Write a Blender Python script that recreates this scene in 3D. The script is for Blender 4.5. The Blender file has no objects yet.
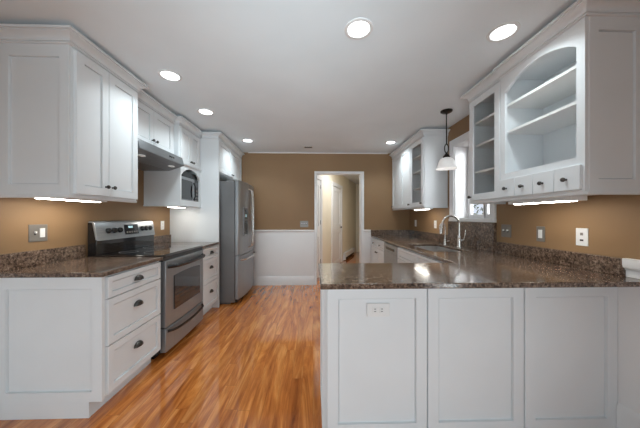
import bpy, bmesh, math
from mathutils import Vector
S = bpy.context.scene
COL = S.collection
# ------------------------------------------------------------------ camera
CAM_H = 1.26
cd = bpy.data.cameras.new('camera'); cam = bpy.data.objects.new('camera', cd); COL.objects.link(cam)
cam.location = (0, 0, CAM_H); cam.rotation_euler = (math.radians(90), 0, math.radians(-1.6))
cd.sensor_width = 36; cd.lens = 250/640*36; cd.shift_y = 3/640; cd.clip_start = .02
S.camera = cam
# ------------------------------------------------------------------ world, lights, exposure
w = bpy.data.worlds.new('world'); S.world = w; w.use_nodes = True
wn = w.node_tree.nodes; wl = w.node_tree.links
bg = wn['Background']; bg.inputs['Strength'].default_value = .8
bg.inputs['Color'].default_value = (.80, .88, 1, 1)
S.view_settings.view_transform = 'Standard'; S.view_settings.look = 'None'
S.view_settings.gamma = 1; S.view_settings.use_curve_mapping = False
S.view_settings.exposure = 0.2
CAN = 5.0           # strength of the recessed ceiling lamps
CAN_W = 3.5          # watts of each one's downward beam
CAN_FAR = 1.1
UNDER = 22.0          # strength of the under cabinet lamps
def area(name, loc, rot, sx, sy, power, col=(1, 1, 1)):
    l = bpy.data.lights.new(name, 'AREA'); l.shape = 'RECTANGLE'; l.size = sx; l.size_y = sy
    l.energy = power; l.color = col
    o = bpy.data.objects.new(name, l); COL.objects.link(o); o.location = loc; o.rotation_euler = rot
    return o
R = math.radians
P_RIGHT = 20
P_REAR, P_SIDE, P_BOUNCE, P_HALL, P_SINK = 14, 10, 7, 17, 60
rw = area('rear_fill', (-.9, -2.7, .95), (R(82), 0, R(-8)), 1.9, 1.6, P_REAR, (.81, .94, 1)); rw.data.spread = R(130)  # added low fill before the rear opening; no glass door stands there
sw = area('left_fill', (-1.9, -.9, .9), (R(85), 0, R(-50)), .9, 1.1, P_SIDE, (.81, .94, 1)); sw.data.spread = R(130)  # added fill that brightens the peninsula from the left; no window here
rt = area('right_fill', (1.78, -.5, .85), (R(85), 0, R(62)), .9, 1.0, P_RIGHT, (.81, .94, 1)); rt.data.spread = R(120)  # added fill for the left drawer fronts; the wall has no window here
fl = area('ceiling_bounce_fill', (-.1, -.7, 1.3), (R(109.5), 0, 0), .5, .5, P_BOUNCE, (.79, .935, 1)); fl.data.spread = R(62)  # added fill behind the viewer, aimed up and forward to brighten the ceiling
area('hall_fill', (.95, 5.5, 2.44), (0, 0, 0), .7, .5, P_HALL, (.95, .98, 1))  # unseen area light added to brighten the hallway; it has no fixture
area('sink_window_daylight', (3.0, 2.0, 2.1), (R(74), 0, R(50)), 1.0, 1.0, P_SINK, (.95, .98, 1))

# ------------------------------------------------------------------ materials
def mat(name, col, rough=.5, metal=0, **k):
    m = bpy.data.materials.new(name); m.use_nodes = True
    b = m.node_tree.nodes['Principled BSDF']
    b.inputs['Base Color'].default_value = (*col, 1); b.inputs['Roughness'].default_value = rough
    b.inputs['Metallic'].default_value = metal
    for a, v in k.items(): b.inputs[a.replace('_', ' ')].default_value = v
    return m
def nodes(m): return m.node_tree.nodes, m.node_tree.links, m.node_tree.nodes['Principled BSDF']
def objco(m, scale=(1, 1, 1), rot=(0, 0, 0)):
    n, l, b = nodes(m)
    t = n.new('ShaderNodeTexCoord'); mp = n.new('ShaderNodeMapping')
    mp.inputs['Scale'].default_value = scale; mp.inputs['Rotation'].default_value = rot
    g = n.new('ShaderNodeNewGeometry')          # world position: grain stays continuous across pieces
    l.new(g.outputs['Position'], mp.inputs['Vector'])
    return mp.outputs['Vector']
def noise(m, vec, scale, detail=4, rough=.5, dist=0):
    n, l, b = nodes(m); t = n.new('ShaderNodeTexNoise')
    t.inputs['Scale'].default_value = scale; t.inputs['Detail'].default_value = detail
    t.inputs['Roughness'].default_value = rough; t.inputs['Distortion'].default_value = dist
    l.new(vec, t.inputs['Vector']); return t.outputs['Fac']
def ramp(m, fac, stops):
    n, l, b = nodes(m); r = n.new('ShaderNodeValToRGB'); e = r.color_ramp.elements
    while len(e) < len(stops): e.new(.5)
    for x, (p, c) in zip(e, stops): x.position = p; x.color = (*c, 1)
    l.new(fac, r.inputs['Fac']); return r.outputs['Color']
def mix(m, a, b_, fac, mode='MIX'):
    n, l, b = nodes(m); x = n.new('ShaderNodeMix'); x.data_type = 'RGBA'; x.blend_type = mode
    if hasattr(fac, 'links'): l.new(fac, x.inputs[0])
    else: x.inputs[0].default_value = fac
    l.new(a, x.inputs[6]); l.new(b_, x.inputs[7]); return x.outputs[2]
def bump(m, h, strength, dist=.002):
    n, l, b = nodes(m); x = n.new('ShaderNodeBump'); x.inputs['Strength'].default_value = strength
    x.inputs['Distance'].default_value = dist; l.new(h, x.inputs['Height']); l.new(x.outputs['Normal'], b.inputs['Normal'])
def vary(m, c0, c1, scale, bs=.15):
    v = objco(m); f = noise(m, v, scale, 3)
    n, l, b = nodes(m); l.new(ramp(m, f, [(.35, c0), (.65, c1)]), b.inputs['Base Color'])
    if bs: bump(m, noise(m, v, 90, 2), bs, .001)
    return m
white = vary(mat('white_cabinet_paint', (.8, .8, .8), .48), (.775, .80, .815), (.80, .825, .84), 3, .03)
inner_white = mat('cabinet_interior_paint', (.78, .78, .77), .5)
trimw = vary(mat('white_trim_paint', (.8, .8, .8), .3), (.80, .80, .80), (.83, .83, .83), 2, 0)
ceil_m = vary(mat('ceiling_paint', (.78, .78, .775), .8), (.80, .86, .895), (.83, .89, .925), 2, .08)
brown = vary(mat('brown_wall_paint', (.2, .12, .06), .6), (.275, .164, .080), (.295, .178, .088), 2, .1)
cream = vary(mat('cream_wall_paint', (.8, .7, .45), .7), (.80, .73, .58), (.84, .77, .62), 2, .05)
black = vary(mat('black_enamel', (.012, .012, .013), .22), (.010, .010, .011), (.016, .016, .017), 12, 0)
blackglass = mat('black_ceramic_glass', (.008, .008, .009), .06, Coat_Weight=.5)
pewter = vary(mat('dark_pewter', (.08, .075, .07), .35, .9), (.05, .048, .045), (.11, .10, .095), 60, 0)
bronze = vary(mat('dark_bronze', (.02, .018, .016), .4, .6), (.012, .011, .010), (.03, .027, .024), 40, 0)
chrome = mat('brushed_nickel', (.72, .71, .69), .2, 1)
rubber = mat('black_rubber', (.02, .02, .02), .7)
def steel(name, c, rough, vertical=True):
    m = mat(name, (c, c, c), rough, .62)
    v = objco(m, (260, 260, 3) if vertical else (6, 6, 260))
    f = noise(m, v, 1, 2); n, l, b = nodes(m)
    l.new(ramp(m, f, [(.3, (c*.85, c*.89, c*.93)), (.7, (c*1.03, c*1.08, c*1.12))]), b.inputs['Base Color'])
    bump(m, f, .06, .0005); return m
steel_m = steel('stainless_steel', .35, .34)
steel_h = steel('stainless_steel_horizontal', .34, .3, False)
steel_hood = steel('hood_steel', .22, .3, False)
steel_sink = vary(mat('sink_steel', (.4, .4, .4), .4, .6), (.36, .35, .34), (.44, .43, .42), 8, 0)
steel_side = vary(mat('grey_appliance_side', (.2, .2, .205), .42, .3), (.17, .17, .172), (.20, .20, .203), 3, 0)
def granite():
    m = mat('brown_granite', (.1, .07, .05), .14, 0, Coat_Weight=.25, Coat_Roughness=.04)
    v = objco(m); n, l, b = nodes(m)
    big = noise(m, v, 9, 3, .6)
    fine = noise(m, v, 62, 5, .68, .6)
    base = ramp(m, fine, [(.32, (.014, .010, .009)), (.43, (.085, .058, .044)), (.54, (.195, .135, .100)), (.70, (.38, .31, .25))])
    tone = ramp(m, big, [(.3, (.62, .58, .56)), (.7, (1.15, 1.1, 1.05))])
    c = mix(m, base, tone, 1.0, 'MULTIPLY')
    vo = n.new('ShaderNodeTexVoronoi'); vo.inputs['Scale'].default_value = 130; l.new(v, vo.inputs['Vector'])
    sp = ramp(m, vo.outputs['Distance'], [(.0, (0, 0, 0)), (.22, (0, 0, 0)), (.30, (1, 1, 1))])
    l.new(mix(m, c, sp, .35, 'MULTIPLY'), b.inputs['Base Color'])
    return m
granite_m = granite()
def woodfloor():
    m = mat('varnished_wood_floor', (.4, .2, .08), .13, 0, Coat_Weight=.8, Coat_Roughness=.04)
    n, l, b = nodes(m)
    g = n.new('ShaderNodeNewGeometry'); sx = n.new('ShaderNodeSeparateXYZ'); l.new(g.outputs['Position'], sx.inputs[0])
    def M(op, a, b_=None, c_=None):
        x = n.new('ShaderNodeMath'); x.operation = op
        for k, v in enumerate((a, b_, c_)):
            if v is None: continue
            if hasattr(v, 'links'): l.new(v, x.inputs[k])
            else: x.inputs[k].default_value = v
        return x.outputs[0]
    PW, PL = .082, 1.35
    xr = M('DIVIDE', sx.outputs['X'], PW); row = M('FLOOR', xr); fx_ = M('FRACT', xr)
    w1 = n.new('ShaderNodeTexWhiteNoise'); w1.noise_dimensions = '1D'; l.new(row, w1.inputs['W'])
    yr = M('ADD', M('DIVIDE', sx.outputs['Y'], PL), M('MULTIPLY', w1.outputs['Value'], 7.3)); pl_ = M('FLOOR', yr); fy_ = M('FRACT', yr)
    cc = n.new('ShaderNodeCombineXYZ'); l.new(row, cc.inputs['X']); l.new(pl_, cc.inputs['Y'])
    w2 = n.new('ShaderNodeTexWhiteNoise'); w2.noise_dimensions = '2D'; l.new(cc.outputs[0], w2.inputs['Vector'])
    tone = w2.outputs['Value']
    ex = M('MULTIPLY', M('MINIMUM', fx_, M('SUBTRACT', 1, fx_)), PW); ey = M('MULTIPLY', M('MINIMUM', fy_, M('SUBTRACT', 1, fy_)), PL)
    edge = M('LESS_THAN', M('MINIMUM', ex, ey), .0009)
    # offset grain per plank by feeding the plank tone into z
    cz = n.new('ShaderNodeCombineXYZ'); mx = n.new('ShaderNodeMath'); mx.operation = 'MULTIPLY'; mx.inputs[1].default_value = 6.5
    l.new(sx.outputs['X'], mx.inputs[0]); my = n.new('ShaderNodeMath'); my.operation = 'MULTIPLY'; my.inputs[1].default_value = .75
    l.new(sx.outputs['Y'], my.inputs[0]); mz = n.new('ShaderNodeMath'); mz.operation = 'MULTIPLY'; mz.inputs[1].default_value = 23
    l.new(tone, mz.inputs[0])
    l.new(mx.outputs[0], cz.inputs['X']); l.new(my.outputs[0], cz.inputs['Y']); l.new(mz.outputs[0], cz.inputs['Z'])
    f1 = noise(m, cz.outputs[0], 1.2, 8, .6, 2.6)
    f2 = noise(m, cz.outputs[0], 7, 4, .6, .4)
    c = ramp(m, f1, [(.27, (.17, .038, .008)), (.40, (.44, .125, .026)), (.53, (.64, .218, .048)), (.68, (.82, .36, .11))])
    c2 = ramp(m, f2, [(.35, (.62, .55, .5)), (.55, (1, 1, 1)), (.8, (1.1, 1.1, 1.1))])
    c = mix(m, c, c2, .4, 'MULTIPLY')
    c = mix(m, c, ramp(m, tone, [(0, (.84, .80, .76)), (.5, (.96, .95, .93)), (1, (1.04, 1.03, 1.0))]), .9, 'MULTIPLY')
    dk = n.new('ShaderNodeRGB'); dk.outputs[0].default_value = (.12, .045, .015, 1)
    c = mix(m, c, dk.outputs[0], M('MULTIPLY', edge, .55))
    l.new(c, b.inputs['Base Color'])
    bump(m, noise(m, cz.outputs[0], .6, 2), .12, .002)
    return m
floor_m = woodfloor()
glass = mat('clear_cabinet_glass', (1, 1, 1), .0, 0, Transmission_Weight=1.0, IOR=1.1)
glass.node_tree.nodes['Principled BSDF'].inputs['Specular IOR Level'].default_value = .5
winglass = mat('window_glass', (1, 1, 1), .0, 0, Transmission_Weight=1.0, IOR=1.05)
def emit(name, col, s):
    m = mat(name, (.9, .9, .9), .5); b = m.node_tree.nodes['Principled BSDF']
    b.inputs['Emission Color'].default_value = (*col, 1); b.inputs['Emission Strength'].default_value = s; return m
can_glow = emit('recessed_lamp_glow', (.95, .995, 1), CAN)
under_glow = emit('under_cabinet_lamp_glow', (1, .95, .86), UNDER)
shade_m = emit('frosted_glass_shade', (1, .97, .93), .22)
hood_glow = emit('hood_lamp_lens', (1, .98, .95), .15)
screen = emit('clock_digits', (.1, .5, .6), .5)
plate_grey = mat('nickel_switch_plate', (.24, .22, .20), .4, .3)
plate_white = mat('white_plastic', (.82, .82, .81), .35)
dark_slot = mat('dark_slot', (.03, .03, .03), .6)
foliage = vary(mat('leaf_green', (.1, .2, .05), .7), (.10, .13, .08), (.35, .40, .30), 6, 0)
bark = vary(mat('bark_brown', (.12, .08, .05), .8), (.09, .06, .04), (.16, .11, .08), 14, 0)
snow = vary(mat('pale_ground', (.6, .6, .6), .9), (.5, .52, .5), (.62, .64, .6), 3, 0)

# ------------------------------------------------------------------ mesh building
WL = {}
class MB:
    def __init__(s): s.v = []; s.f = []
    def add(s, vs, fs):
        o = len(s.v); s.v += [tuple(p) for p in vs]; s.f += [tuple(i+o for i in f) for f in fs]; return s
    def box(s, x0, y0, z0, x1, y1, z1):
        x0, x1 = sorted((x0, x1)); y0, y1 = sorted((y0, y1)); z0, z1 = sorted((z0, z1))
        vs = [(x, y, z) for x in (x0, x1) for y in (y0, y1) for z in (z0, z1)]
        return s.add(vs, [(0, 1, 3, 2), (4, 6, 7, 5), (0, 4, 5, 1), (2, 3, 7, 6), (0, 2, 6, 4), (1, 5, 7, 3)])
    def rings(s, rings, cap0=True, cap1=True, close=False):
        n = len(rings[0]); vs = [p for r in rings for p in r]; fs = []
        m = len(rings)
        for k in range(m-1 if not close else m):
            a = k*n; b = ((k+1) % m)*n
            for i in range(n): j = (i+1) % n; fs.append((a+i, a+j, b+j, b+i))
        if cap0: fs.append(tuple(range(n))[::-1])
        if cap1: fs.append(tuple(range((m-1)*n, m*n)))
        return s.add(vs, fs)
    def tube(s, pts, r, n=12, caps=True):
        P = [Vector(p) for p in pts]; rs = r if isinstance(r, (list, tuple)) else [r]*len(P)
        rings = []; prev = None
        for i, p in enumerate(P):
            d = ((P[i+1]-p) if i == 0 else (p-P[i-1]) if i == len(P)-1 else (P[i+1]-p).normalized()+(p-P[i-1]).normalized()).normalized()
            if prev is None:
                a = Vector((0, 0, 1)) if abs(d.z) < .9 else Vector((0, 1, 0)); u = d.cross(a).normalized()
            else: u = (prev - d*prev.dot(d)).normalized()
            prev = u; v = d.cross(u)
            rings.append([p+(u*math.cos(t)+v*math.sin(t))*rs[i] for t in [2*math.pi*k/n for k in range(n)]])
        return s.rings(rings, caps, caps)
    def lathe(s, c, prof, n=28, axis='z', cap=True):
        rings = []
        for r, h in prof:
            ring = []
            for k in range(n):
                t = 2*math.pi*k/n; a, b = r*math.cos(t), r*math.sin(t)
                ring.append({'z': (c[0]+a, c[1]+b, c[2]+h), 'x': (c[0]+h, c[1]+a, c[2]+b), 'y': (c[0]+b, c[1]+h, c[2]+a)}[axis])
            rings.append(ring)
        return s.rings(rings, cap, cap)
    def prism(s, poly, a, b, axis='y'):
        f = {'y': lambda p, t: (p[0], t, p[1]), 'x': lambda p, t: (t, p[0], p[1]), 'z': lambda p, t: (p[0], p[1], t)}[axis]
        return s.rings([[f(p, a) for p in poly], [f(p, b) for p in poly]])
    def shaker(s, O, U, N, w, h, t=.02, st=.058, d=.011, glass=False, rails=None):
        O = Vector(O); U = Vector(U); N = Vector(N); V = Vector((0, 0, 1)); rb, rt = rails or (st, st)
        def ring(i, dep, ib=None, it=None):
            ib = i if ib is None else ib; it = i if it is None else it
            return [O+U*a+V*b+N*dep for a, b in ((i, ib), (w-i, ib), (w-i, h-it), (i, h-it))]
        c = .0015
        R_ = [ring(0, 0), ring(0, t-c), ring(c, t), ring(st, t, rb, rt)]
        if glass:
            R_ += [ring(st+.003, t-.004, rb+.003, rt+.003), ring(st+.003, 0, rb+.003, rt+.003)]
            return s.rings(R_, False, False, True)
        g = min(.0165, t-.001)      # quirk groove around the recessed panel
        R_ += [ring(st+q, t-z, rb+q, rt+q) for q, z in ((.001, g), (.0055, g), (.0075, d))]
        return s.rings(R_)
    def sweep(s, path, prof):
        """mitred sweep: path of (x, y), profile of (outward offset, z); outward is to the right of travel"""
        P = [Vector((*p, 0)) for p in path]; rings = []
        for i, p in enumerate(P):
            d0 = (p-P[i-1]).normalized() if i else (P[1]-p).normalized()
            d1 = (P[i+1]-p).normalized() if i < len(P)-1 else d0
            n0 = Vector((d0.y, -d0.x, 0)); n1 = Vector((d1.y, -d1.x, 0))
            m = (n0+n1).normalized(); m = m/max(.3, m.dot(n0))
            rings.append([(p+m*o)+Vector((0, 0, z)) for o, z in prof])
        return s.rings(rings)
    def grid(s, xs, ys, keep, z0, z1):
        """solid slab from grid cells, no inner faces"""
        nx, ny = len(xs), len(ys); vid = lambda i, j, k: (i*ny+j)*2+k
        vs = [(x, y, z) for x in xs for y in ys for z in (z0, z1)]; fs = []
        K = lambda i, j: 0 <= i < nx-1 and 0 <= j < ny-1 and keep(i, j)
        for i in range(nx-1):
            for j in range(ny-1):
                if not K(i, j): continue
                fs.append((vid(i, j, 1), vid(i+1, j, 1), vid(i+1, j+1, 1), vid(i, j+1, 1)))
                fs.append((vid(i, j, 0), vid(i, j+1, 0), vid(i+1, j+1, 0), vid(i+1, j, 0)))
                if not K(i-1, j): fs.append((vid(i, j, 0), vid(i, j, 1), vid(i, j+1, 1), vid(i, j+1, 0)))
                if not K(i+1, j): fs.append((vid(i+1, j, 0), vid(i+1, j+1, 0), vid(i+1, j+1, 1), vid(i+1, j, 1)))
                if not K(i, j-1): fs.append((vid(i, j, 0), vid(i+1, j, 0), vid(i+1, j, 1), vid(i, j, 1)))
                if not K(i, j+1): fs.append((vid(i, j+1, 0), vid(i, j+1, 1), vid(i+1, j+1, 1), vid(i+1, j+1, 0)))
        used = sorted({i for f in fs for i in f}); mp = {u: k for k, u in enumerate(used)}
        return s.add([vs[u] for u in used], [tuple(mp[i] for i in f) for f in fs])
    def build(s, name, m, parent=None, bevel=0, solid=0, sharp=35):
        V = [Vector(p) for p in s.v]
        lo = Vector([min(p[i] for p in V) for i in range(3)]); hi = Vector([max(p[i] for p in V) for i in range(3)])
        piv = Vector(((lo.x+hi.x)/2, (lo.y+hi.y)/2, lo.z))
        me = bpy.data.meshes.new(name); me.from_pydata([p-piv for p in V], [], s.f)
        bm = bmesh.new(); bm.from_mesh(me); bmesh.ops.recalc_face_normals(bm, faces=bm.faces); bm.to_mesh(me); bm.free()
        me.shade_smooth(); me.set_sharp_from_angle(angle=math.radians(sharp)); me.materials.append(m)
        o = bpy.data.objects.new(name, me); COL.objects.link(o)
        if parent is not None: o.parent = parent; o.location = piv-WL[parent]
        else: o.location = piv
        WL[o] = piv
        if solid: md = o.modifiers.new('solid', 'SOLIDIFY'); md.thickness = solid; md.offset = 0
        if bevel: md = o.modifiers.new('bevel', 'BEVEL'); md.width = bevel; md.segments = 2; md.limit_method = 'ANGLE'; md.angle_limit = .7
        return o
def thing(name, label, cat, loc, group=None):
    o = bpy.data.objects.new(name, None); COL.objects.link(o); o.location = loc; o.empty_display_size = .1
    WL[o] = Vector(loc); o['label'] = label; o['category'] = cat
    if group: o['group'] = group
    return o
def tag(o, label, cat, group=None):
    o['label'] = label; o['category'] = cat
    if group: o['group'] = group
    return o
def struct(o): o['kind'] = 'structure'; return o
def box(*a): return MB().box(*a)

# ------------------------------------------------------------------ dimensions
XL, XR, YB, YR, H = -1.985, 1.82, 4.66, -3.0, 2.455
WT = .24
UB, UT, CT = 1.40, 2.355, 2.425        # bottom and top of wall cabinets, top of crown
CZ = .914; SB = .884                   # worktop top, underside
# ------------------------------------------------------------------ room shell
struct(box(XL-.3, YR, -.1, 3.2, 9.5, 0).build('floor', floor_m))
struct(box(XL-.3, YR, H, 3.2, 9.5, H+.1).build('ceiling', ceil_m))
struct(box(XL-.15, YR, 0, XL, YB, H).build('wall_left', brown))
# right wall with the sink window opening
WY0, WY1, WZ0, WZ1 = 2.50, 3.17, 1.235, 2.17
mb = MB(); mb.box(XR, YR, 0, XR+WT, WY0, H); mb.box(XR, WY1, 0, XR+WT, YB, H)
mb.box(XR, WY0, 0, XR+WT, WY1, WZ0); mb.box(XR, WY0, WZ1, XR+WT, WY1, H)
struct(mb.build('wall_right', brown))
DX0, DX1, DZ = .062, .905, 2.078
mb = MB(); mb.box(XL-.15, YB, 0, DX0, YB+.13, H); mb.box(DX1, YB, 0, XR+WT, YB+.13, H); mb.box(DX0, YB, DZ, DX1, YB+.13, H)
struct(mb.build('wall_back', brown))
# rear wall with a wide window opening behind the viewer
mb = MB(); mb.box(XL-.15, YR-.15, 0, -1.6, YR, H); mb.box(-.2, YR-.15, 0, XR+WT, YR, H)
mb.box(-1.6, YR-.15, 0, -.2, YR, .25); mb.box(-1.6, YR-.15, 2.05, -.2, YR, H)
struct(mb.build('wall_rear', brown))
# wainscot and mouldings
def wains(mb, x0, x1, y0, y1, z0=.0, z1=.99): mb.box(x0, y0, z0, x1, y1, z1)
mb = box(-1.90, YB-.012, 0, .025, YB, .985)
struct(mb.build('trim_1', trimw))
struct(box(.952, YB-.012, 0, 1.12, YB, .985).build('trim_2', trimw))
CAP = [(0, .975), (.014, .975), (.018, .99), (.03, .997), (.03, 1.018), (.026, 1.022), (0, 1.022)]
BASE = [(0, 0), (.026, 0), (.026, .135), (.02, .152), (.014, .166), (0, .166)]
struct(MB().sweep([(.025, YB), (-1.90, YB)][::-1], CAP).build('trim_3', trimw))
struct(MB().sweep([(1.075, YB), (.952, YB)][::-1], CAP).build('trim_4', trimw))
struct(MB().sweep([(-1.90, YB), (.025, YB)], BASE).build('baseboard_back', trimw))
CAPR = [(0, .955), (.016, .955), (.02, .965), (.03, .97), (.034, .985), (.034, 1.022), (0, 1.022)]
PF = 1.432                               # front plane of the peninsula
mb = box(XR-.012, YR, 0, XR, 1.84, .875); mb.box(XR-.012, YR, .875, XR, 1.28, .96); mb.box(XR-.012, 1.28, CZ+.001, XR, 1.396, .96)
struct(mb.build('trim_5', trimw))
struct(MB().sweep([(XR, 1.396), (XR, YR)], CAPR).build('trim_6', trimw))
struct(MB().sweep([(XR, PF-.002), (XR, YR)], BASE).build('baseboard_right', trimw))
struct(box(XL, YR, 0, XL+.012, 1.58, .96).build('trim_7', trimw))
struct(MB().sweep([(XL, YR), (XL, 1.58)], CAPR).build('trim_8', trimw))
struct(MB().sweep([(XL, YR), (XL, 1.58)], BASE).build('baseboard_left', trimw))
# small ceiling-line moulding on back wall
struct(box(-1.2, YB-.012, H-.014, 1.4, YB, H).build('trim_9', trimw))
# doorway casing + jamb
mb = MB()
mb.box(.026, YB-.02, 0, DX0+.004, YB, DZ+.032); mb.box(DX1-.004, YB-.02, 0, .952, YB, DZ+.032); mb.box(DX0, YB-.02, DZ-.004, DX1, YB, DZ+.032)
mb.box(DX0-.002, YB-.002, 0, DX0+.014, YB+.135, DZ); mb.box(DX1-.014, YB-.002, 0, DX1+.002, YB+.135, DZ); mb.box(DX0, YB-.002, DZ-.014, DX1, YB+.135, DZ)
mb.box(DX0-.04, YB+.13, 0, DX0+.004, YB+.148, DZ+.04); mb.box(DX1-.004, YB+.13, 0, DX1+.05, YB+.148, DZ+.04)
struct(mb.build('trim_10', trimw, bevel=.003))

# ------------------------------------------------------------------ hallway beyond the doorway (an oblique wall with two doors)
HP = Vector((.06, 5.08, 0)); HD = Vector((.78, 2.05, 0)).normalized(); HN = Vector((HD.y, -HD.x, 0))   # HN faces the hall
def hq(mb, t0, t1, z0, z1, o0, o1):
    vs = []
    for t in (t0, t1):
        for o in (o0, o1):
            for z in (z0, z1): p = HP+HD*t+HN*o; vs.append((p.x, p.y, z))
    return mb.add(vs, [(0, 1, 3, 2), (4, 6, 7, 5), (0, 4, 5, 1), (2, 3, 7, 6), (0, 2, 6, 4), (1, 5, 7, 3)])
struct(hq(MB(), -.29, 4.18, 0, H, -.10, 0).build('wall_hall', cream))
struct(box(1.75, YB+.13, 0, 1.87, 9.0, H).build('wall_hall_right', cream))
struct(box(XL-.15, 9.0, 0, 1.87, 9.12, H).build('wall_hall_end', cream))
def hall_door(nm, t0, t1, knob_t, hinge_t):
    c = MB()
    hq(c, t0-.09, t0-.004, 0, 2.034, 0, .032); hq(c, t1+.004, t1+.09, 0, 2.034, 0, .032); hq(c, t0-.09, t1+.09, 2.034, 2.13, 0, .034)
    d = struct(c.build(nm, trimw, bevel=.003))
    s = MB(); wd = t1-t0-.012; o = HP+HD*(t0+.006)+HN*.001
    # slab with two recessed panels
    hq(s, t0+.006, t1-.006, .01, 2.025, .0, .004)
    s.shaker((o.x, o.y, .01), HD, HN, wd, .95, .016, .11, .012); s.shaker((o.x, o.y, .96), HD, HN, wd, 1.065, .016, .11, .012)
    s.build('door_slab', trimw, d)
    k = HP+HD*knob_t+HN*.03
    MB().lathe((k.x, k.y, .98), [(.001, -.025), (.02, -.02), (.028, 0), (.02, .02), (.001, .025)], 12).build('door_knob', pewter, d)
    for z in (.28, 1.1, 1.85):
        hq(MB(), hinge_t-.012, hinge_t+.012, z, z+.09, .012, .024).build('hinge', pewter, d)
    return d
hall_door('door_1', -.22, .235, -.16, .235)
hall_door('door_2', 1.16, 1.99, 1.93, 1.16)
HB = MB(); hq(HB, .31, 1.085, 0, .14, 0, .015); hq(HB, 2.065, 2.25, 0, .14, 0, .015)
struct(HB.build('baseboard_hall', trimw))
ht = thing('baseboard_heater', 'white baseboard heater along the cream hallway wall', 'heater', tuple(HP+HD*2.9))
hq(hq(hq(MB(), 2.26, 3.6, .17, .22, .0, .075), 2.26, 3.6, .09, .17, .06, .075), 2.26, 2.30, .02, .22, 0, .075).build('cover', trimw, ht)
hq(MB(), 2.30, 3.58, .02, .168, .003, .045).build('heating_fins', dark_slot, ht)

# ------------------------------------------------------------------ window over the sink
mb = MB()
cw = .085
mb.box(XR-.02, WY0-cw+.015, WZ0-.0, XR, WY0+.004, WZ1+cw); mb.box(XR-.02, WY1-.004, WZ0-.0, XR, WY1+cw, WZ1+cw); mb.box(XR-.02, WY0, WZ1-.004, XR, WY1, WZ1+cw)
mb.box(XR-.03, WY0-cw+.015, WZ0-.03, XR+.02, WY1+cw, WZ0+.004)
mb.box(XR-.002, WY0-.002, WZ0, XR+WT, WY0+.014, WZ1); mb.box(XR-.002, WY1-.014, WZ0, XR+WT, WY1+.002, WZ1)
mb.box(XR-.002, WY0, WZ1-.014, XR+WT, WY1, WZ1+.002); mb.box(XR, WY0, WZ0-.002, XR+WT, WY1, WZ0+.012)
win = struct(mb.build('window_1', trimw, bevel=.003))
YM = (WY0+WY1)/2
for a, b in ((WY0+.014, YM+.012), (YM-.012, WY1-.014)):
    s = MB().shaker((XR+.20, b, WZ0+.012), (0, -1, 0), (-1, 0, 0), b-a, WZ1-WZ0-.026, .035, .042, .01, True)
    f = s.build('sash', trimw, win)
    box(XR+.182, a+.04, WZ0+.05, XR+.186, b-.04, WZ1-.05).build('pane', winglass, f)
# outside: shrub and ground glimpsed through the glass
struct(box(3.2, -2, -.1, 14, 14, 0).build('ground', snow))
def blob(c, r, sd):
    import random; rd = random.Random(sd); m = MB()
    for i in range(900):
        th = rd.uniform(0, 6.283); z = rd.uniform(-1, 1); q = math.sqrt(1-z*z); rr = r*rd.uniform(.55, 1)
        p = Vector((c[0]+rr*q*math.cos(th), c[1]+rr*q*math.sin(th), c[2]+rr*z*1.2)); s_ = rd.uniform(.04, .09)
        u = Vector((rd.uniform(-1, 1), rd.uniform(-1, 1), rd.uniform(-1, 1))).normalized()*s_
        v = Vector((rd.uniform(-1, 1), rd.uniform(-1, 1), rd.uniform(-1, 1))).normalized()*s_
        m.add([p-u, p+v, p+u, p-v], [(0, 1, 2, 3)])
    return m
tr = thing('garden_tree', 'leafy green tree outside seen through the small sink window', 'tree', (5.6, 8.6, 0))
blob((5.6, 8.6, 1.75), 1.15, 3).build('foliage', foliage, tr)
MB().tube([(5.6, 8.6, 0), (5.62, 8.6, .6), (5.58, 8.62, 1.4)], [.09, .075, .05]).build('trunk', bark, tr)

# ------------------------------------------------------------------ hardware
def knob(p, n, parent, r=.014):
    """round cabinet knob; p on the face, n = +-x axis direction sign or 'y'"""
    ax, sg = ('x', n) if n in (1, -1) else ('y', -1)
    prof = [(.007, 0), (.005, .008), (.006, .014), (r, .019), (r, .024), (r*.7, .029), (.002, .030)]
    MB().lathe(p, [(a, h*sg) for a, h in prof], 16, ax).build('knob', pewter, parent)
def cup(p, parent, wd=.088, ht=.034, dp=.026):
    """bin pull on a +x facing drawer front"""
    m = MB(); nu, nv = 14, 7; vs = []
    for i in range(nu+1):
        th = math.pi*i/nu
        for j in range(nv+1):
            ph = math.pi/2*j/nv
            y = -math.cos(th)*wd/2; rr = math.sin(th)
            vs.append((p[0]+dp*rr*math.sin(ph)+.002, p[1]+y, p[2]+ht*(rr*math.cos(ph))-ht*.4))
    m.add(vs, [(i*(nv+1)+j, (i+1)*(nv+1)+j, (i+1)*(nv+1)+j+1, i*(nv+1)+j+1) for i in range(nu) for j in range(nv)])
    m.build('cup_handle', pewter, parent, solid=.003, sharp=60)

def crown(path, parent, z0=UT-.005, z1=CT, pr=.065):
    q = z1-z0
    prof = [(-.012, z0), (.010, z0), (.014, z0+.06*q), (.010, z0+.12*q), (.008, z0+.16*q), (.018, z0+.17*q), (.018, z0+.28*q), (.014, z0+.29*q), (.017, z0+.42*q), (.026, z0+.56*q),
            (.042, z0+.68*q), (.050, z0+.72*q), (.048, z0+.78*q), (pr, z0+.79*q), (pr, z1-.002), (pr-.002, z1), (-.012, z1)]
    MB().sweep(path, prof).build('crown_molding', white, parent, sharp=25)
def rail(path, parent, z=UB):
    MB().sweep(path, [(-.02, z-.018), (.004, z-.018), (.008, z-.012), (.008, z), (-.02, z)]).build('light_rail', white, parent)

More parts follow.
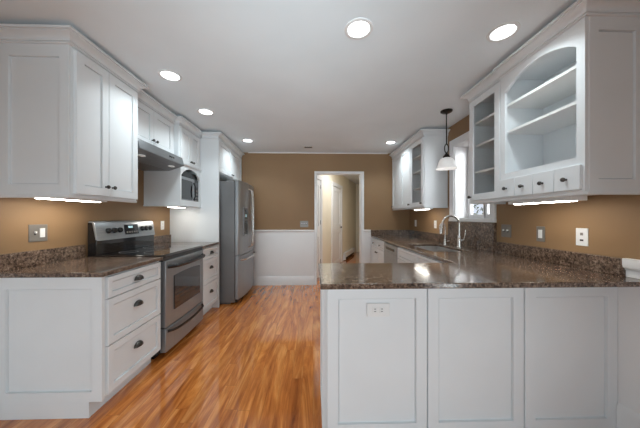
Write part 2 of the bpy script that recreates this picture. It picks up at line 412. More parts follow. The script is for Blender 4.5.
# ------------------------------------------------------------------ left base run
FB = -1.335                              # front of base boxes (left)
def left_drawers(name, label, y0, y1, end=False):
    t = thing(name, label, 'cabinet', (XL+.35, (y0+y1)/2, 0), 'drawer base cabinets')
    ys = y0+(.02 if end else 0)
    b = MB(); b.box(XL+.002, ys, .10, FB, y1, SB); b.box(XL+.02, y0+.0 if not end else y0+.012, 0, -1.405, y1, .10)
    b.build('body', white, t)
    if end:
        e = MB(); e.shaker((XL+.014, y0+.02, .10), (1, 0, 0), (0, -1, 0), FB+.01-XL-.014, SB-.10, .02, .062, .012, rails=(.062, .075))
        e.box(XL+.014, y0+.001, 0, -1.403, y0+.014, .10)
        e.build('end_panel', white, t)
    fx = FB+.0; m = .012
    for z0, z1 in ((.735, .872), (.43, .728), (.118, .423)):
        a0, a1 = ys+m*(1.6 if end else 1), y1-m
        s = MB().shaker((fx, a0, z0), (0, 1, 0), (1, 0, 0), a1-a0, z1-z0, .02, .045 if z1-z0 > .2 else .034, .008)
        d = s.build('drawer', white, t)
        cup((fx+.02 if z1-z0 < .2 else fx+.016, (a0+a1)/2, (z0+z1)/2+(.0 if z1-z0 < .2 else .035)), d)
    return t
left_drawers('base_cabinet', 'white three-drawer base cabinet with panelled end, nearest on the left', 1.605, 2.208, True)
left_drawers('base_cabinet', 'narrow white three-drawer base cabinet between range and refrigerator', 3.025, 3.518)
c1 = tag(MB().grid([XL+.001, -1.308], [1.588, 2.216], lambda i, j: True, SB+.001, CZ).build('countertop', granite_m, bevel=.004),
    'brown speckled granite countertop on the nearest left cabinet', 'countertop', 'left granite countertops')
c2 = tag(MB().grid([XL+.001, -1.308], [3.02, 3.518], lambda i, j: True, SB+.001, CZ).build('countertop', granite_m, bevel=.004),
    'short brown granite countertop between range and refrigerator panel', 'countertop', 'left granite countertops')
MB().box(XL+.001, 1.588, CZ, XL+.022, 2.216, 1.022).build('backsplash', granite_m, c1, bevel=.002)
MB().box(XL+.001, 3.02, CZ, XL+.022, 3.518, 1.018).build('backsplash', granite_m, c2, bevel=.002)

# ------------------------------------------------------------------ range
ry0, ry1 = 2.220, 3.012
rg = thing('range', 'stainless steel electric range with black glass cooktop on the left', 'stove', (XL+.35, (ry0+ry1)/2, 0))
RX = -1.325
b = MB(); b.box(XL+.03, ry0, .05, RX-.03, ry1, .90)
b.box(XL+.05, ry0+.03, .0, RX-.08, ry1-.03, .05)
b.build('body', black, rg, bevel=.002)
b = MB(); b.box(XL+.03, ry0, .90, RX+.012, ry1, .926)
ck = b.build('cooktop', blackglass, rg, bevel=.004)
for (x, y, r) in ((-1.50, 2.44, .10), (-1.50, 2.82, .08), (-1.76, 2.44, .075), (-1.76, 2.82, .10)):
    MB().lathe((x, y, .926), [(r, .0), (r, .0006), (r-.004, .0006), (r-.004, 0)], 32, cap=False).build('burner_ring', steel_side, ck)
# backguard: black sides and riser, slanted stainless control panel
bgp = [(XL+.02+.012, .926), (XL+.02+.085, .926), (XL+.02+.088, 1.055), (XL+.02+.078, 1.065), (XL+.02+.058, 1.195), (XL+.02+.045, 1.21), (XL+.02+.012, 1.21)]
bk = MB().prism(bgp, ry0+.002, ry1-.002)  .build('backguard', blackglass, rg, bevel=.003)
cp = MB().prism([(XL+.02+.080, 1.06), (XL+.02+.100, 1.05), (XL+.02+.072, 1.205), (XL+.02+.055, 1.222), (XL+.02+.02, 1.222), (XL+.02+.02, 1.21), (XL+.02+.05, 1.208)], ry0+.0, ry1-.0).build('control_panel', steel_h, rg, bevel=.003)
sl = Vector((-.028, 0, .155)).normalized(); nn = Vector((.155, 0, .028)).normalized()
def onp(y, s, o): p = Vector((XL+.120, y, 1.05))+sl*s+nn*o; return p
for y in (2.345, 2.415, 2.485, 2.80, 2.865, 2.93):
    p = onp(y, .085, 0); MB().tube([p, p+nn*.012, p+nn*.022], [.026, .024, .020], 20).build('knob', black, cp, bevel=.002)
dm = MB(); P = [onp(y, s, o) for o in (-.002, .004) for y, s in ((2.55, .035), (2.74, .035), (2.74, .135), (2.55, .135))]
dm.rings([P[:4], P[4:]]); ds = dm.build('display', blackglass, cp)
P = [onp(y, s, o) for o in (.004, .0055) for y, s in ((2.60, .10), (2.66, .10), (2.66, .12), (2.60, .12))]
MB().rings([P[:4], P[4:]]).build('clock_digits', screen, ds)
for i in range(5):
    P = [onp(y, s, o) for o in (.004, .0055) for y, s in ((2.565+i*.034, .05), (2.585+i*.034, .05), (2.585+i*.034, .066), (2.565+i*.034, .066))]
    MB().rings([P[:4], P[4:]]).build('button', plate_grey, ds)
# oven door
def bowed(x, y0, y1, z0, z1, th, bow, n=10):
    m = MB(); poly = [(x-th, y0), ] + [(x+bow*(1-(2*k/n-1)**2), y0+(y1-y0)*k/n) for k in range(n+1)] + [(x-th, y1)]
    return m.prism(poly, z0, z1, 'z')
od = bowed(RX+.02, ry0+.032, ry1-.006, .275, .868, .05, .012).build('oven_door', steel_m, rg, bevel=.003)
box(RX-.03, ry0+.004, .870, RX+.010, ry1-.004, .899).build('vent_trim', black, rg)
wdw = MB(); n = 10; pl = [(ry0+.15+(ry1-ry0-.27)*k/n, .715+.014*(1-(2*k/n-1)**2)) for k in range(n+1)]; poly = [(ry1-.12, .40), (ry0+.15, .40)] + pl
wdw.prism(poly, RX+.0, RX+.0345, 'x'); ww = wdw.build('oven_window', blackglass, od)
def bar(y0, y1, z, x, sag, r, off):
    n = 16; pts = []
    for k in range(n+1):
        t = k/n; e = 1-(2*t-1)**2
        pts.append((x+off*min(1, e*3.2)+.012*e, y0+(y1-y0)*t, z-sag*e))
    return MB().tube(pts, r, 10)
bar(ry0+.06, ry1-.03, .815, RX+.022, .006, .018, .045).build('handle', black, od)
dr = bowed(RX+.02, ry0+.032, ry1-.006, .055, .262, .05, .012).build('storage_drawer', steel_m, rg, bevel=.003)
bar(ry0+.06, ry1-.035, .235, RX+.022, .02, .012, .032).build('handle', black, dr)

# ------------------------------------------------------------------ refrigerator
fy0, fy1 = 3.62, 4.53
fr = thing('refrigerator', 'stainless french door refrigerator with bottom freezer drawer', 'refrigerator', (-1.5, (fy0+fy1)/2, 0))
b = MB(); b.box(-1.93, fy0, .03, -1.125, fy1, 1.775); b.box(-1.88, fy0+.03, 0, -1.20, fy1-.03, .03); b.box(-1.24, fy0+.02, 1.775, -1.15, fy0+.12, 1.80); b.box(-1.24, fy1-.12, 1.775, -1.15, fy1-.02, 1.80)
b.build('body', steel_side, fr, bevel=.004)
def fx(y): t = (y-fy0)/(fy1-fy0); return -1.062+.034*(1-(2*t-1)**2)
def fdoor(a, b_, z0, z1):
    n = 10; ys = [a+(b_-a)*k/n for k in range(n+1)]
    return MB().prism([(-1.118, a), (fx(a)-.012, a)]+[(fx(y), y) for y in ys[1:-1]]+[(fx(b_)-.006, b_), (-1.118, b_)], z0, z1, 'z')
ym = (fy0+fy1)/2
dA = fdoor(fy0+.001, ym-.003, .705, 1.79).build('door', steel_m, fr, bevel=.004)
dB = fdoor(ym+.003, fy1-.001, .705, 1.79).build('door', steel_m, fr, bevel=.004)
dC = fdoor(fy0+.001, fy1-.001, .075, .695).build('freezer_drawer', steel_m, fr, bevel=.004)
box(-1.16, fy0+.03, .02, -1.10, fy1-.03, .07).build('toe_grille', black, fr)
def vbar(y, z0, z1, d):
    x = fx(y); MB().tube([(x-.004, y, z0), (x+.04, y, z0+.02), (x+.052, y, z0+.10), (x+.056, y, (z0+z1)/2), (x+.052, y, z1-.10), (x+.04, y, z1-.02), (x-.004, y, z1)], .012, 10).build('handle', chrome, d)
vbar(ym-.045, .78, 1.70, dA); vbar(ym+.045, .78, 1.70, dB)
m = MB(); pts = []
for k in range(13):
    t = k/12; y = fy0+.05+(fy1-fy0-.1)*t; e = 1-(2*t-1)**2; pts.append((fx(y)-.004+.05*min(1, e*4), y, .635))
m.tube(pts, .013, 10).build('handle', chrome, dC)
dsx = fx(3.86)
dp = box(dsx-.03, 3.76, .97, dsx+.008, 3.97, 1.40).build('dispenser', steel_side, dA, bevel=.004)
box(dsx-.02, 3.78, .99, dsx+.0095, 3.95, 1.20).build('dispenser_recess', black, dp)
box(dsx-.02, 3.78, 1.23, dsx+.0100, 3.95, 1.37).build('dispenser_display', blackglass, dp)
box(dsx+.0, 3.79, .985, dsx+.02, 3.94, .995).build('drip_tray', chrome, dp)
box(dsx+.009, 3.83, 1.26, dsx+.0105, 3.90, 1.30).build('display_digits', screen, dp)

# ------------------------------------------------------------------ left wall cabinets
def wall_cab_left(name, label, y0, y1, z0, X, ndoor, m0=.012, knobs='in', end=True, group='left wall cabinets', crownpath=None, split=None):
    t = thing(name, label, 'cabinet', (XL+.2, (y0+y1)/2, z0), group)
    return t
def doors_left(t, X, ys, z0, z1, kz, sides):
    for (a, b_), sd in zip(ys, sides):
        d = MB().shaker((X-.02, a, z0), (0, 1, 0), (1, 0, 0), b_-a, z1-z0, .02, .055, .009).build('door', white, t)
        knob((X-.001, (b_-.028) if sd > 0 else (a+.028), kz), 1, d)
# near upper
UX = -1.52
y0, y1 = 1.622, 2.222
t = wall_cab_left('wall_cabinet', 'tall white two-door wall cabinet with panelled side, nearest upper left', y0, y1, UB, UX, 2)
box(XL+.002, y0+.018, UB, UX-.02, y1, UT).build('body', white, t)
MB().shaker((XL+.012, y0+.018, UB), (1, 0, 0), (0, -1, 0), UX-.022-XL-.012, UT-UB, .018, .06, .012, rails=(.065, .08)).build('end_panel', white, t)
ym_ = 1.908
doors_left(t, UX, ((y0+.03, ym_-.002), (ym_+.002, y1-.008)), UB+.012, UT-.02, UB+.08, (1, -1))
crown([(XL+.002, y0), (UX-.016, y0), (UX-.016, y1), (XL+.3, y1)][::1], t)
rail([(XL+.002, y0), (UX-.022, y0), (UX-.022, y1)], t)
# hood cabinet
HX = -1.615; hy0, hy1 = 2.2235, 2.985; HZ = 1.955
t = wall_cab_left('wall_cabinet', 'short white two-door wall cabinet above the range hood', hy0, hy1, HZ, HX, 2)
box(XL+.002, hy0, HZ, HX-.02, hy1, UT).build('body', white, t)
mm = 2.585
doors_left(t, HX, ((hy0+.05, mm-.002), (mm+.002, hy1-.05)), HZ+.012, UT-.02, HZ+.075, (1, -1))
crown([(HX-.016, hy0+.0), (HX-.016, hy1)], t)
# microwave cabinet with arched niche
MX = -1.56; my0, my1 = 2.9865, 3.518; LZ = 1.895
t = wall_cab_left('wall_cabinet', 'white wall cabinet with arched microwave niche beside the refrigerator', my0, my1, UB, MX, 2)
b = MB(); b.box(XL+.002, my0, UB, MX-.0205, my0+.018, LZ-.021); b.box(XL+.002, my1-.018, UB, MX-.0205, my1, LZ-.021); b.box(XL+.002, my0+.0185, UB, MX-.0205, my1-.0185, UB+.02)
b.box(XL+.002, my0, LZ-.02, MX-.02, my1, UT); b.box(XL+.002, my0+.0185, UB+.0205, XL+.02, my1-.0185, LZ-.0205)
b.build('body', white, t)
def arch_frame(y0, y1, z0, z1, s, zb, zs, zp, xf, xb, n=18):
    """face frame in the x = const plane with an arched opening"""
    m = MB(); m.box(xb, y0, z0, xf, y0+s, z1); m.box(xb, y1-s, z0, xf, y1, z1); m.box(xb, y0+s, z0, xf, y1-s, zb)
    a, c = y0+s, y1-s; hw = (c-a)/2; rise = zp-zs; Rr = (hw*hw+rise*rise)/(2*rise)
    z = lambda y: zp-Rr+math.sqrt(Rr*Rr-(y-(a+c)/2)**2)
    ys = [a+(c-a)*k/n for k in range(n+1)]
    rings = [[(xb, y, z(y)), (xf, y, z(y)), (xf, y, z1), (xb, y, z1)] for y in ys]
    return m.rings(rings)
arch_frame(my0, my1, UB, LZ, .024, 1.465, 1.765, 1.862, MX, MX-.02).build('face_frame', white, t)
MB().sweep([(XL+.1, my0-.0), (MX+.0, my0), (MX, my1-.001)], [(-.02, LZ-.004), (.012, LZ-.004), (.018, LZ+.006), (.018, LZ+.012), (-.02, LZ+.012)]).build('ledge_molding', white, t)
my_ = (my0+my1)/2
doors_left(t, MX, ((my0+.02, my_-.002), (my_+.002, my1-.02)), LZ+.022, UT-.02, LZ+.06, (1, -1))
crown([(XL+.3, my0), (MX-.014, my0), (MX-.014, my1)], t)
MB().sweep([(XL+.002, my0), (MX+.0, my0), (MX, my1-.001)], [(-.02, UB-.014), (.006, UB-.014), (.010, UB), (-.02, UB)]).build('light_rail', white, t)
# microwave
mw = thing('microwave', 'small black and steel microwave inside the arched cabinet niche', 'microwave', (-1.76, my_, 1.42))
box(XL+.05, my0+.03, 1.421, MX-.036, my1-.03, 1.83).build('body', black, mw)
a_, b_ = my0+.032, my1-.032
dd = box(MX-.036, a_, 1.43, MX-.018, b_-.11, 1.755).build('door', steel_m, mw, bevel=.003)
box(MX-.025, a_+.03, 1.48, MX-.0168, b_-.17, 1.72).build('window', blackglass, dd)
pn = box(MX-.036, b_-.108, 1.43, MX-.018, b_, 1.755).build('control_panel', black, mw, bevel=.002)
for i in range(4):
    for j in range(3): box(MX-.0185, b_-.098+j*.03, 1.46+i*.045, MX-.0168, b_-.078+j*.03, 1.485+i*.045).build('button', plate_grey, pn)
box(MX-.0185, b_-.095, 1.66, MX-.0168, b_-.02, 1.72).build('display', blackglass, pn)
MB().tube([(MX-.018, b_-.135, 1.48), (MX+.006, b_-.142, 1.53), (MX+.010, b_-.15, 1.59), (MX+.006, b_-.142, 1.66), (MX-.018, b_-.135, 1.71)], .008, 10).build('handle', black, dd)
# cabinet over the fridge with tall side panel
FX = -1.332; gy0, gy1 = 3.52, 4.655; GZ = 1.885
t = wall_cab_left('refrigerator_cabinet', 'white two-door cabinet over the refrigerator with tall side panel', gy0, gy1, GZ, FX, 2, group=None)
t.location = (XL+.3, gy0+.5, 0); WL[t] = Vector(t.location)
box(XL+.002, gy0, 0, -1.312, gy0+.02, UT).build('side_panel', white, t)
box(XL+.002, gy0+.021, GZ, FX-.0, gy1, UT).build('body', white, t)
gm = (gy0+gy1)/2
doors_left(t, FX+.02, ((gy0+.03, gm-.002), (gm+.002, gy1-.02)), GZ+.012, UT-.02, GZ+.05, (1, -1))
crown([(MX+.02, gy0), (FX+.006, gy0), (FX+.006, gy1)], t)
# ------------------------------------------------------------------ range hood
hd = thing('range_hood', 'slim stainless range hood above the range', 'range hood', (-1.75, 2.61, 1.80))
ha, hb = 2.228, 2.98
prof = [(XL+.003, 1.80), (XL+.30, 1.80), (-1.515, 1.858), (-1.512, 1.865), (-1.535, 1.953), (XL+.003, 1.953)]
MB().prism(prof, ha, hb).build('shell', steel_hood, hd, bevel=.002)
# underside details
def hz(x): return 1.80 if x < XL+.30 else 1.80+(x-(XL+.30))*.058/(-1.515-XL-.30)
def under(x0, x1, y0, y1, o):
    vs = []
    for x in (x0, x1):
        for y in (y0, y1):
            for d in (0, .006): vs.append((x, y, hz(x)-d-o))
    return MB().add(vs, [(0, 1, 3, 2), (4, 6, 7, 5), (0, 4, 5, 1), (2, 3, 7, 6), (0, 2, 6, 4), (1, 5, 7, 3)])
under(XL+.05, XL+.29, ha+.05, hb-.05, -.002).build('filter', steel_side, hd)
for y in (ha+.13, hb-.13):
    MB().lathe((-1.595, y, hz(-1.595)-.006), [(.04, 0), (.038, .008), (.002, .008)], 20).build('light_lens', hood_glow, hd)
for k in range(3):
    MB().lathe((-1.521, 2.70+k*.035, 1.905), [(.009, -.004), (.009, .006), (.007, .008)], 12, 'x').build('button', black, hd)

# ------------------------------------------------------------------ right side: peninsula
pn = thing('peninsula_cabinet', 'white three-panel peninsula cabinet below the brown granite top', 'cabinet', (.9, 1.65, 0))
P0 = .054
b = MB(); b.box(P0+.012, PF+.0205, 0, XR-.014, 1.84, SB); b.build('body', white, pn)
MB().shaker((P0+.02, 1.84, .0), (0, -1, 0), (-1, 0, 0), 1.84-PF-.028, SB-.001, .02, .05, .008).build('side_panel', white, pn)
for x0, x1 in ((.082, .661), (.668, 1.236), (1.244, 1.806)):
    MB().shaker((x0, PF+.02, .003), (1, 0, 0), (0, -1, 0), x1-x0, SB-.005, .02, .062, .012, rails=(.062, .092)).build('front_panel', white, pn)
# countertop: peninsula + sink run
CX = 1.082; SX0, SX1, SY0, SY1 = 1.20, 1.60, 2.47, 3.18
xs = [.038, CX, SX0, SX1, XR-.002]; ys = [1.287, 1.868, SY0, SY1, YB-.002]
keep = lambda i, j: (j == 0) or (i >= 1 and not (j == 2 and i == 2))
ct = tag(MB().grid(xs, ys, keep, SB+.001, CZ).build('countertop', granite_m, bevel=.004),
    'large L-shaped brown granite countertop on the peninsula and sink run', 'countertop')
b = MB(); b.box(XR-.024, 1.398, CZ, XR-.002, WY0-.075, 1.018); b.box(XR-.024, WY1+.09, CZ, XR-.002, YB-.003, 1.018); b.box(CX+.0, YB-.024, CZ, XR-.024, YB-.003, 1.018)
b.box(XR-.036, WY0-.075, CZ, XR-.002, WY1+.09, WZ0-.032)
b.build('backsplash', granite_m, ct, bevel=.002)
# sink
sk = thing('sink', 'undermount double-bowl sink below the window', 'sink', ((SX0+SX1)/2, (SY0+SY1)/2, .70))
def bowl(a, b_):
    x0, x1 = SX0-.012, SX1+.012; z = SB+.0005
    def rg(i, zz): return [(x0+i, a+i, zz), (x1-i, a+i, zz), (x1-i, b_-i, zz), (x0+i, b_-i, zz)]
    return MB().rings([rg(0, z-.002), rg(.012, z-.002), rg(.018, z-.02), rg(.028, .72), rg(.06, .70)], False, True)
sm = (SY0+SY1)/2
bowl(SY0-.012, sm).build('bowl', steel_sink, sk, solid=.002); bowl(sm, SY1+.012).build('bowl', steel_sink, sk, solid=.002)
for y in ((SY0+sm)/2, (SY1+sm)/2): MB().lathe((1.4, y, .702), [(.04, 0), (.04, .003), (.03, .003), (.01, .001)], 20).build('drain', chrome, sk)
# faucet
fxx, fyy = 1.685, 2.83
fc = thing('faucet', 'tall brushed nickel gooseneck kitchen faucet behind the sink', 'faucet', (fxx, fyy, CZ))
MB().lathe((fxx, fyy, CZ), [(.032, 0), (.032, .006), (.026, .012), (.023, .05), (.023, .11), (.019, .125), (.014, .13)], 20).build('base', chrome, fc)
pts = [(fxx, fyy, CZ+.12), (fxx, fyy, CZ+.26)]
for k in range(1, 13):
    a = math.pi*k/12; pts.append((fxx-.10+.10*math.cos(a), fyy, CZ+.26+.10*math.sin(a)))
pts.append((fxx-.205, fyy, CZ+.235))
MB().tube(pts, .0125, 14).build('spout', chrome, fc)
MB().tube([(fxx-.2035, fyy, CZ+.25), (fxx-.212, fyy, CZ+.20), (fxx-.218, fyy, CZ+.155)], [.016, .020, .018], 14).build('spray_head', chrome, fc)
MB().tube([(fxx+.01, fyy-.02, CZ+.08), (fxx+.02, fyy-.055, CZ+.09), (fxx+.025, fyy-.065, CZ+.14), (fxx+.028, fyy-.07, CZ+.20)], [.012, .011, .008, .006], 12).build('lever', chrome, fc)
f2 = thing('water_tap', 'slender nickel filtered-water tap left of the gooseneck faucet', 'faucet', (1.625, 3.03, CZ))
MB().lathe((1.625, 3.03, CZ), [(.024, 0), (.024, .005), (.018, .012), (.017, .06), (.013, .075), (.008, .08)], 18).build('base', chrome, f2)
pts = [(1.625, 3.03, CZ+.07), (1.625, 3.03, CZ+.22)]+[(1.625-.035+.035*math.cos(math.pi*k/8), 3.03, CZ+.22+.045*math.sin(math.pi*k/8)) for k in range(1, 9)]+[(1.555, 3.03, CZ+.19)]
MB().tube(pts, .006, 10).build('spout', chrome, f2)
MB().tube([(1.64, 3.02, CZ+.05), (1.66, 2.99, CZ+.055)], .006, 8).build('lever', chrome, f2)

# right base run (fronts face -x)
RF = 1.105
def front_r(t, y0, y1, z0, z1, nm, st=.045):
    return MB().shaker((RF, y1, z0), (0, -1, 0), (-1, 0, 0), y1-y0, z1-z0, .02, st, .007).build(nm, white, t)
def base_r(name, label, y0, y1, top=SB):
    t = thing(name, label, 'cabinet', (1.45, (y0+y1)/2, 0), 'right base cabinets')
    b = MB(); b.box(RF, y0, .10, XR-.003, y1, top); b.box(RF+.07, y0, 0, XR-.003, y1, .10); b.build('body', white, t); return t
t = base_r('base_cabinet', 'white base cabinet with drawers and doors against the back wall', 3.80, 4.645)
for a, b_ in ((3.81, 4.22), (4.225, 4.635)):
    d = front_r(t, a, b_, .735, .872, 'drawer', .03); knob((RF-.019, (a+b_)/2, .80), -1, d)
    d = front_r(t, a, b_, .118, .728, 'door', .055); knob((RF-.019, (b_-.03) if a < 4 else (a+.03), .66), -1, d)
t = base_r('sink_base_cabinet', 'white base cabinet under the sink beside the dishwasher', 1.86, 3.195, .68)
box(RF, 1.861, .68, RF+.02, 3.194, SB-.001).build('apron', white, t)
for a, b_ in ((2.02, 2.60), (2.605, 3.185)):
    front_r(t, a, b_, .735, .872, 'false_front', .03)
    d = front_r(t, a, b_, .118, .728, 'door', .055); knob((RF-.019, (b_-.03) if a < 2.3 else (a+.03), .66), -1, d)
dw = thing('dishwasher', 'stainless dishwasher built in between white base cabinets', 'dishwasher', (1.42, 3.5, 0))
box(RF+.01, 3.205, .10, XR-.01, 3.795, SB-.004).build('body', steel_side, dw)
d = box(RF-.022, 3.207, .11, RF+.01, 3.793, .755).build('door', steel_m, dw, bevel=.003)
cpn = box(RF-.022, 3.207, .76, RF+.01, 3.793, .872).build('control_panel', steel_h, dw, bevel=.003)
box(RF-.024, 3.30, .79, RF-.018, 3.70, .825).build('pocket_handle', black, cpn)
box(RF+.05, 3.207, 0, RF+.08, 3.793, .10).build('toe_kick', black, dw)

# ------------------------------------------------------------------ right wall cabinets
RX_ = 1.478
def doors_right(t, y0, y1, z0, z1, ky, kz, gl=False):
    d = MB().shaker((RX_+.02, y1, z0), (0, -1, 0), (-1, 0, 0), y1-y0, z1-z0, .02, .055, .009, gl).build('door', white, t)
    if gl: box(RX_+.009, y0+.05, z0+.05, RX_+.012, y1-.05, z1-.05).build('glass_pane', glass, d)
    knob((RX_+.001, ky, kz), -1, d); return d
def carcass(y0, y1, x0=None, shelves=(), z0=UB, z1=UT):
    x0 = RX_+.0205 if x0 is None else x0
    m = MB(); m.box(x0, y0, z0, XR-.003, y0+.018, z1); m.box(x0, y1-.018, z0, XR-.003, y1, z1)
    m.box(x0, y0+.018, z0, XR-.003, y1-.018, z0+.02); m.box(x0, y0+.018, z1-.02, XR-.003, y1-.018, z1); m.box(XR-.012, y0+.018, z0+.02, XR-.003, y1-.018, z1-.02)
    return m
# far cabinets on right wall
fy = 3.325
t = thing('wall_cabinet', 'white wall cabinet with one glass door and two solid doors, right of the doorway', 'cabinet', (1.64, 4, UB), 'right wall cabinets')
m = carcass(fy, 3.765); m.box(RX_+.0205, 3.765, UB, XR-.003, YB-.004, UT); m.build('body', white, t)
for z in (1.66, 1.90, 2.12): box(RX_+.03, fy+.018, z, XR-.012, 3.747, z+.018).build('shelf', inner_white, t)
doors_right(t, fy+.006, 3.76, UB+.012, UT-.02, fy+.035, UB+.05, True)
doors_right(t, 3.77, 4.17, UB+.012, UT-.02, 3.80, UB+.05)
doors_right(t, 4.175, YB-.03, UB+.012, UT-.02, YB-.06, UB+.05)
crown([(RX_+.016, YB-.004), (RX_+.016, fy), (XR-.003, fy)], t)
rail([(RX_+.022, YB-.004), (RX_+.022, fy), (XR-.003, fy)], t)
# glass tower near the window
gy0_, gy1_ = 1.933, 2.33
t = thing('wall_cabinet', 'narrow white glass-door wall cabinet beside the window', 'cabinet', (1.64, 2.13, UB), 'right wall cabinets')
carcass(gy0_, gy1_).build('body', white, t)
for z in (1.66, 1.905, 2.115): box(RX_+.03, gy0_+.018, z, XR-.012, gy1_-.018, z+.018).build('shelf', inner_white, t)
doors_right(t, gy0_+.01, gy1_-.005, UB+.012, UT-.02, gy1_-.03, UB+.045, True)
crown([(XR-.003, gy1_), (RX_+.016, gy1_), (RX_+.016, gy0_)], t)
rail([(XR-.003, gy1_), (RX_+.022, gy1_), (RX_+.022, gy0_)], t)
# open arched cabinet with four spice drawers
oy0, oy1 = 1.316, 1.932
t = thing('wall_cabinet', 'white open wall cabinet with arched top, shelves and four small drawers', 'cabinet', (1.64, 1.63, UB), 'right wall cabinets')
m = carcass(oy0+.018, oy1, RX_+.0205); m.box(RX_+.0205, oy0+.036, 1.575, XR-.012, oy1-.018, 1.593); m.build('body', white, t)
arch_frame(oy0+.002, oy1-.001, UB, UT, .045, 1.594, 2.215, 2.305, RX_, RX_+.02, 24).build('face_frame', white, t)
MB().shaker((RX_+.0205, oy0+.018, UB), (1, 0, 0), (0, -1, 0), XR-.003-RX_-.0205, UT-UB, .018, .055, .008, rails=(.065, .075)).build('end_panel', white, t)
for z in (1.905, 2.11): box(RX_+.022, oy0+.038, z, XR-.013, oy1-.02, z+.018).build('shelf', inner_white, t)
dwid = (oy1-.006-oy0-.014)/4
for k in range(4):
    a = oy0+.014+k*dwid
    d = box(RX_-.016, a+.001, UB+.012, RX_-.0005, a+dwid-.002, 1.548).build('drawer', white, t, bevel=.002)
    knob((RX_-.015, a+dwid/2, 1.475), -1, d, .013)
crown([(RX_+.004, oy1), (RX_+.004, oy0), (XR-.003, oy0)], t)
rail([(RX_+.01, oy1), (RX_+.01, oy0), (XR-.003, oy0)], t)

# ------------------------------------------------------------------ under cabinet lamps
def under_lamp(label, x0, x1, y0, y1, z=UB, h=.035):
    t = thing('under_cabinet_light', label, 'light', ((x0+x1)/2, (y0+y1)/2, z-h), 'under-cabinet lamps')
    box(x0, y0, z-h+.004, x1, y1, z-.001).build('housing', plate_white, t, bevel=.002)
    box(x0+.02, y0+.03, z-h, x1-.03, y1-.03, z-h+.0045).build('lens', under_glow, t)
under_lamp('long white lamp bar under the nearest left wall cabinet', -1.84, -1.72, 1.66, 2.14, h=.02)
under_lamp('white lamp bar under the microwave cabinet', -1.78, -1.68, 3.05, 3.42, h=.022)
under_lamp('long white lamp bar under the open arched cabinet', 1.53, 1.63, 1.44, 1.92, h=.045)
under_lamp('white lamp bar under the far right wall cabinet', 1.56, 1.66, 3.42, 3.88, h=.035)

# ------------------------------------------------------------------ ceiling fixtures
cans = [(.29, 1.58, 'in the ceiling centre, nearest of all'), (1.225, 1.58, 'beside the open arched cabinet'),
        (-1.205, 2.145, 'closest to the tall left wall cabinet'), (-1.215, 2.87, 'in front of the hood and microwave cabinets'),
        (-1.02, 3.93, 'in front of the refrigerator cabinet'), (1.24, 3.965, 'in front of the far right wall cabinet')]
for x, y, s in cans:
    t = thing('recessed_light', 'round white recessed ceiling light '+s, 'ceiling light', (x, y, H-.01), 'recessed ceiling lights')
    MB().lathe((x, y, H), [(.090, -.0005), (.089, -.005), (.072, -.008), (.0675, -.004), (.0675, -.0005)], 36, cap=False).build('trim_ring', trimw, t)
    MB().lathe((x, y, H), [(.067, -.001), (.067, -.004), (.06, -.0045), (.001, -.005)], 36).build('lens', can_glow, t)
    l = bpy.data.lights.new('recessed_lamp', 'AREA'); l.shape = 'DISK'; l.size = .13; l.energy = CAN_W*(1 if y < 2 else CAN_FAR); l.color = (.85, .96, 1); l.spread = R(128)
    lo = bpy.data.objects.new('recessed_lamp', l); COL.objects.link(lo); lo.parent = t; lo.location = (0, 0, -.004)
v = thing('ceiling_vent', 'small slotted vent in the ceiling near the doorway', 'vent', (-.08, 4.25, H-.01))
box(-.16, 4.21, H-.008, 0.0, 4.30, H-.0005).build('frame', trimw, v)
for k in range(4): box(-.145, 4.222+k*.019, H-.0095, -.015, 4.234+k*.019, H-.006).build('slot', dark_slot, v)
# pendant
px, py = 1.50, 2.77
p = thing('pendant_lamp', 'pendant lamp with dark stem and frosted glass bell shade over the sink', 'pendant lamp', (px, py, 1.78))
MB().lathe((px, py, H), [(.062, -.0005), (.062, -.012), (.045, -.024), (.012, -.034), (.008, -.045)], 28).build('canopy', bronze, p)
MB().tube([(px, py, H-.04), (px, py, 2.078)], .0065, 10).build('stem', bronze, p)
MB().tube([(px+.022*math.sin(a), py, 2.03+.048*math.cos(a)) for a in [2*math.pi*k/24 for k in range(25)]], .006, 8, False).build('loop', bronze, p)
MB().lathe((px, py, 1.93), [(.007, .055), (.012, .045), (.022, .03), (.036, .012), (.038, 0), (.034, -.004)], 24).build('shade_holder', bronze, p)
MB().lathe((px, py, 1.80), [(a*.84, b*.88+.004) for a, b in [(.032, .142), (.055, .135), (.080, .115), (.098, .085), (.106, .05), (.116, .022), (.131, .0), (.129, -.002), (.117, .018), (.102, .048), (.094, .082), (.077, .110), (.052, .130)]], 40, cap=False).build('glass_shade', shade_m, p)
bl = MB().lathe((px, py, 1.83), [(.002, 0), (.02, .006), (.03, .03), (.026, .055), (.014, .08), (.012, .095)], 20).build('bulb', emit('bulb_glow', (1, .95, .88), 2.5), p)

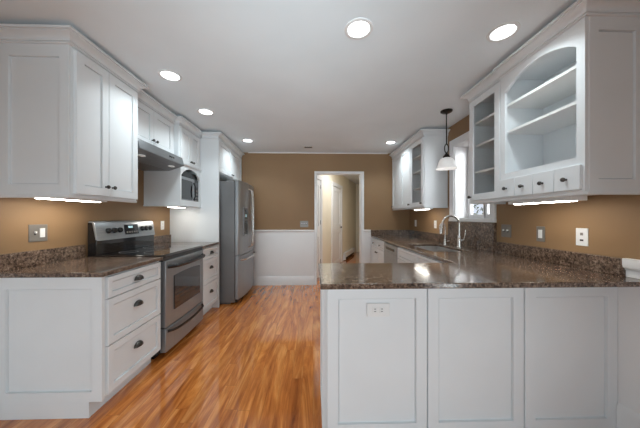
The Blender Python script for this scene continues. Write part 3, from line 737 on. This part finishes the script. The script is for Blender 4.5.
# ------------------------------------------------------------------ switches and outlets
def plate(label, cat, o, U, N, w_, h_, m, items, group='wall plates'):
    """o = centre on the wall; items: (offset along U, kind)"""
    O = Vector(o); U = Vector(U); N = Vector(N); Z = Vector((0, 0, 1))
    t = thing({'outlet': 'outlet', 'switch': 'light_switch'}[cat], label, cat, tuple(O-Z*h_/2), group)
    def bx(cu, cz, wu, hz_, d0, d1, nm, mm, par, bev=0):
        c = O+U*cu+Z*cz; k = [c+U*a*wu/2+Z*b*hz_/2+N*d for d in (d0, d1) for a, b in ((-1, -1), (1, -1), (1, 1), (-1, 1))]
        return MB().rings([k[:4], k[4:]]).build(nm, mm, par, bevel=bev)
    bx(0, 0, w_, h_, .0004, .006, 'plate', m, t, .0015)
    for off, kind in items:
        if kind == 'outlet':
            if w_ > h_*1.2 and len(items) == 1:
                for s in (-1, 1):
                    q = bx(s*.02, 0, .028, .034, .005, .0085, 'socket', plate_white, t, .001)
                    for z in (-.007, .007): bx(s*.02, z, .011, .0036, .008, .0094, 'slot', dark_slot, q)
            else:
                for s in (-1, 1):
                    q = bx(off, s*.02, .034, .028, .005, .0085, 'socket', plate_white, t, .001)
                    for z in (-.007, .007): bx(off+z, s*.02, .0028, .010, .008, .0092, 'slot', dark_slot, q)
        elif kind == 'rocker':
            bx(off, 0, .033, .066, .005, .0095, 'rocker', plate_white, t, .001)
        elif kind == 'toggle':
            q = bx(off, 0, .012, .026, .005, .007, 'toggle_slot', dark_slot, t)
            bx(off, .006, .008, .014, .006, .018, 'toggle', plate_white, t)
        elif kind == 'jack':
            bx(off, -.022, .022, .012, .005, .007, 'jack', dark_slot, t)
            bx(off, .02, .018, .018, .005, .0075, 'button', plate_grey, t)
# left wall (N = +x, U = +y)
plate('nickel wall plate with outlet and white rocker under the nearest left cabinet', 'switch', (XL, 1.86, 1.145), (0, 1, 0), (1, 0, 0), .122, .122, plate_grey, [(-.024, 'toggle'), (.024, 'rocker')])
plate('white outlet on the brown wall under the microwave cabinet', 'outlet', (XL, 3.35, 1.15), (0, 1, 0), (1, 0, 0), .07, .115, plate_white, [(0, 'outlet')])
# right wall (N = -x, U = -y)
plate('white outlet on the brown wall below the far right cabinet, nearest the corner', 'outlet', (XR, 4.38, 1.15), (0, -1, 0), (-1, 0, 0), .07, .115, plate_white, [(0, 'outlet')])
plate('white outlet on the brown wall left of the gooseneck faucet', 'outlet', (XR, 3.666, 1.15), (0, -1, 0), (-1, 0, 0), .07, .115, plate_white, [(0, 'outlet')])
plate('nickel double switch plate just right of the sink window', 'switch', (XR, 2.302, 1.13), (0, -1, 0), (-1, 0, 0), .116, .118, plate_grey, [(-.024, 'toggle'), (.024, 'toggle')])
plate('nickel plate with white rocker, middle of the three right of the window', 'switch', (XR, 1.946, 1.125), (0, -1, 0), (-1, 0, 0), .072, .12, plate_grey, [(0, 'rocker')])
plate('white wall plate with jack, rightmost above the peninsula backsplash', 'outlet', (XR, 1.639, 1.125), (0, -1, 0), (-1, 0, 0), .075, .118, plate_white, [(0, 'jack')])
plate('nickel double switch plate on back wall left of the doorway', 'switch', (-.165, YB, 1.13), (1, 0, 0), (0, -1, 0), .15, .118, plate_grey, [(-.04, 'toggle'), (0, 'toggle'), (.04, 'toggle')])
plate('white horizontal outlet set in the left peninsula panel', 'outlet', (.378, PF+.009, .722), (1, 0, 0), (0, -1, 0), .13, .078, plate_white, [(0, 'outlet')])
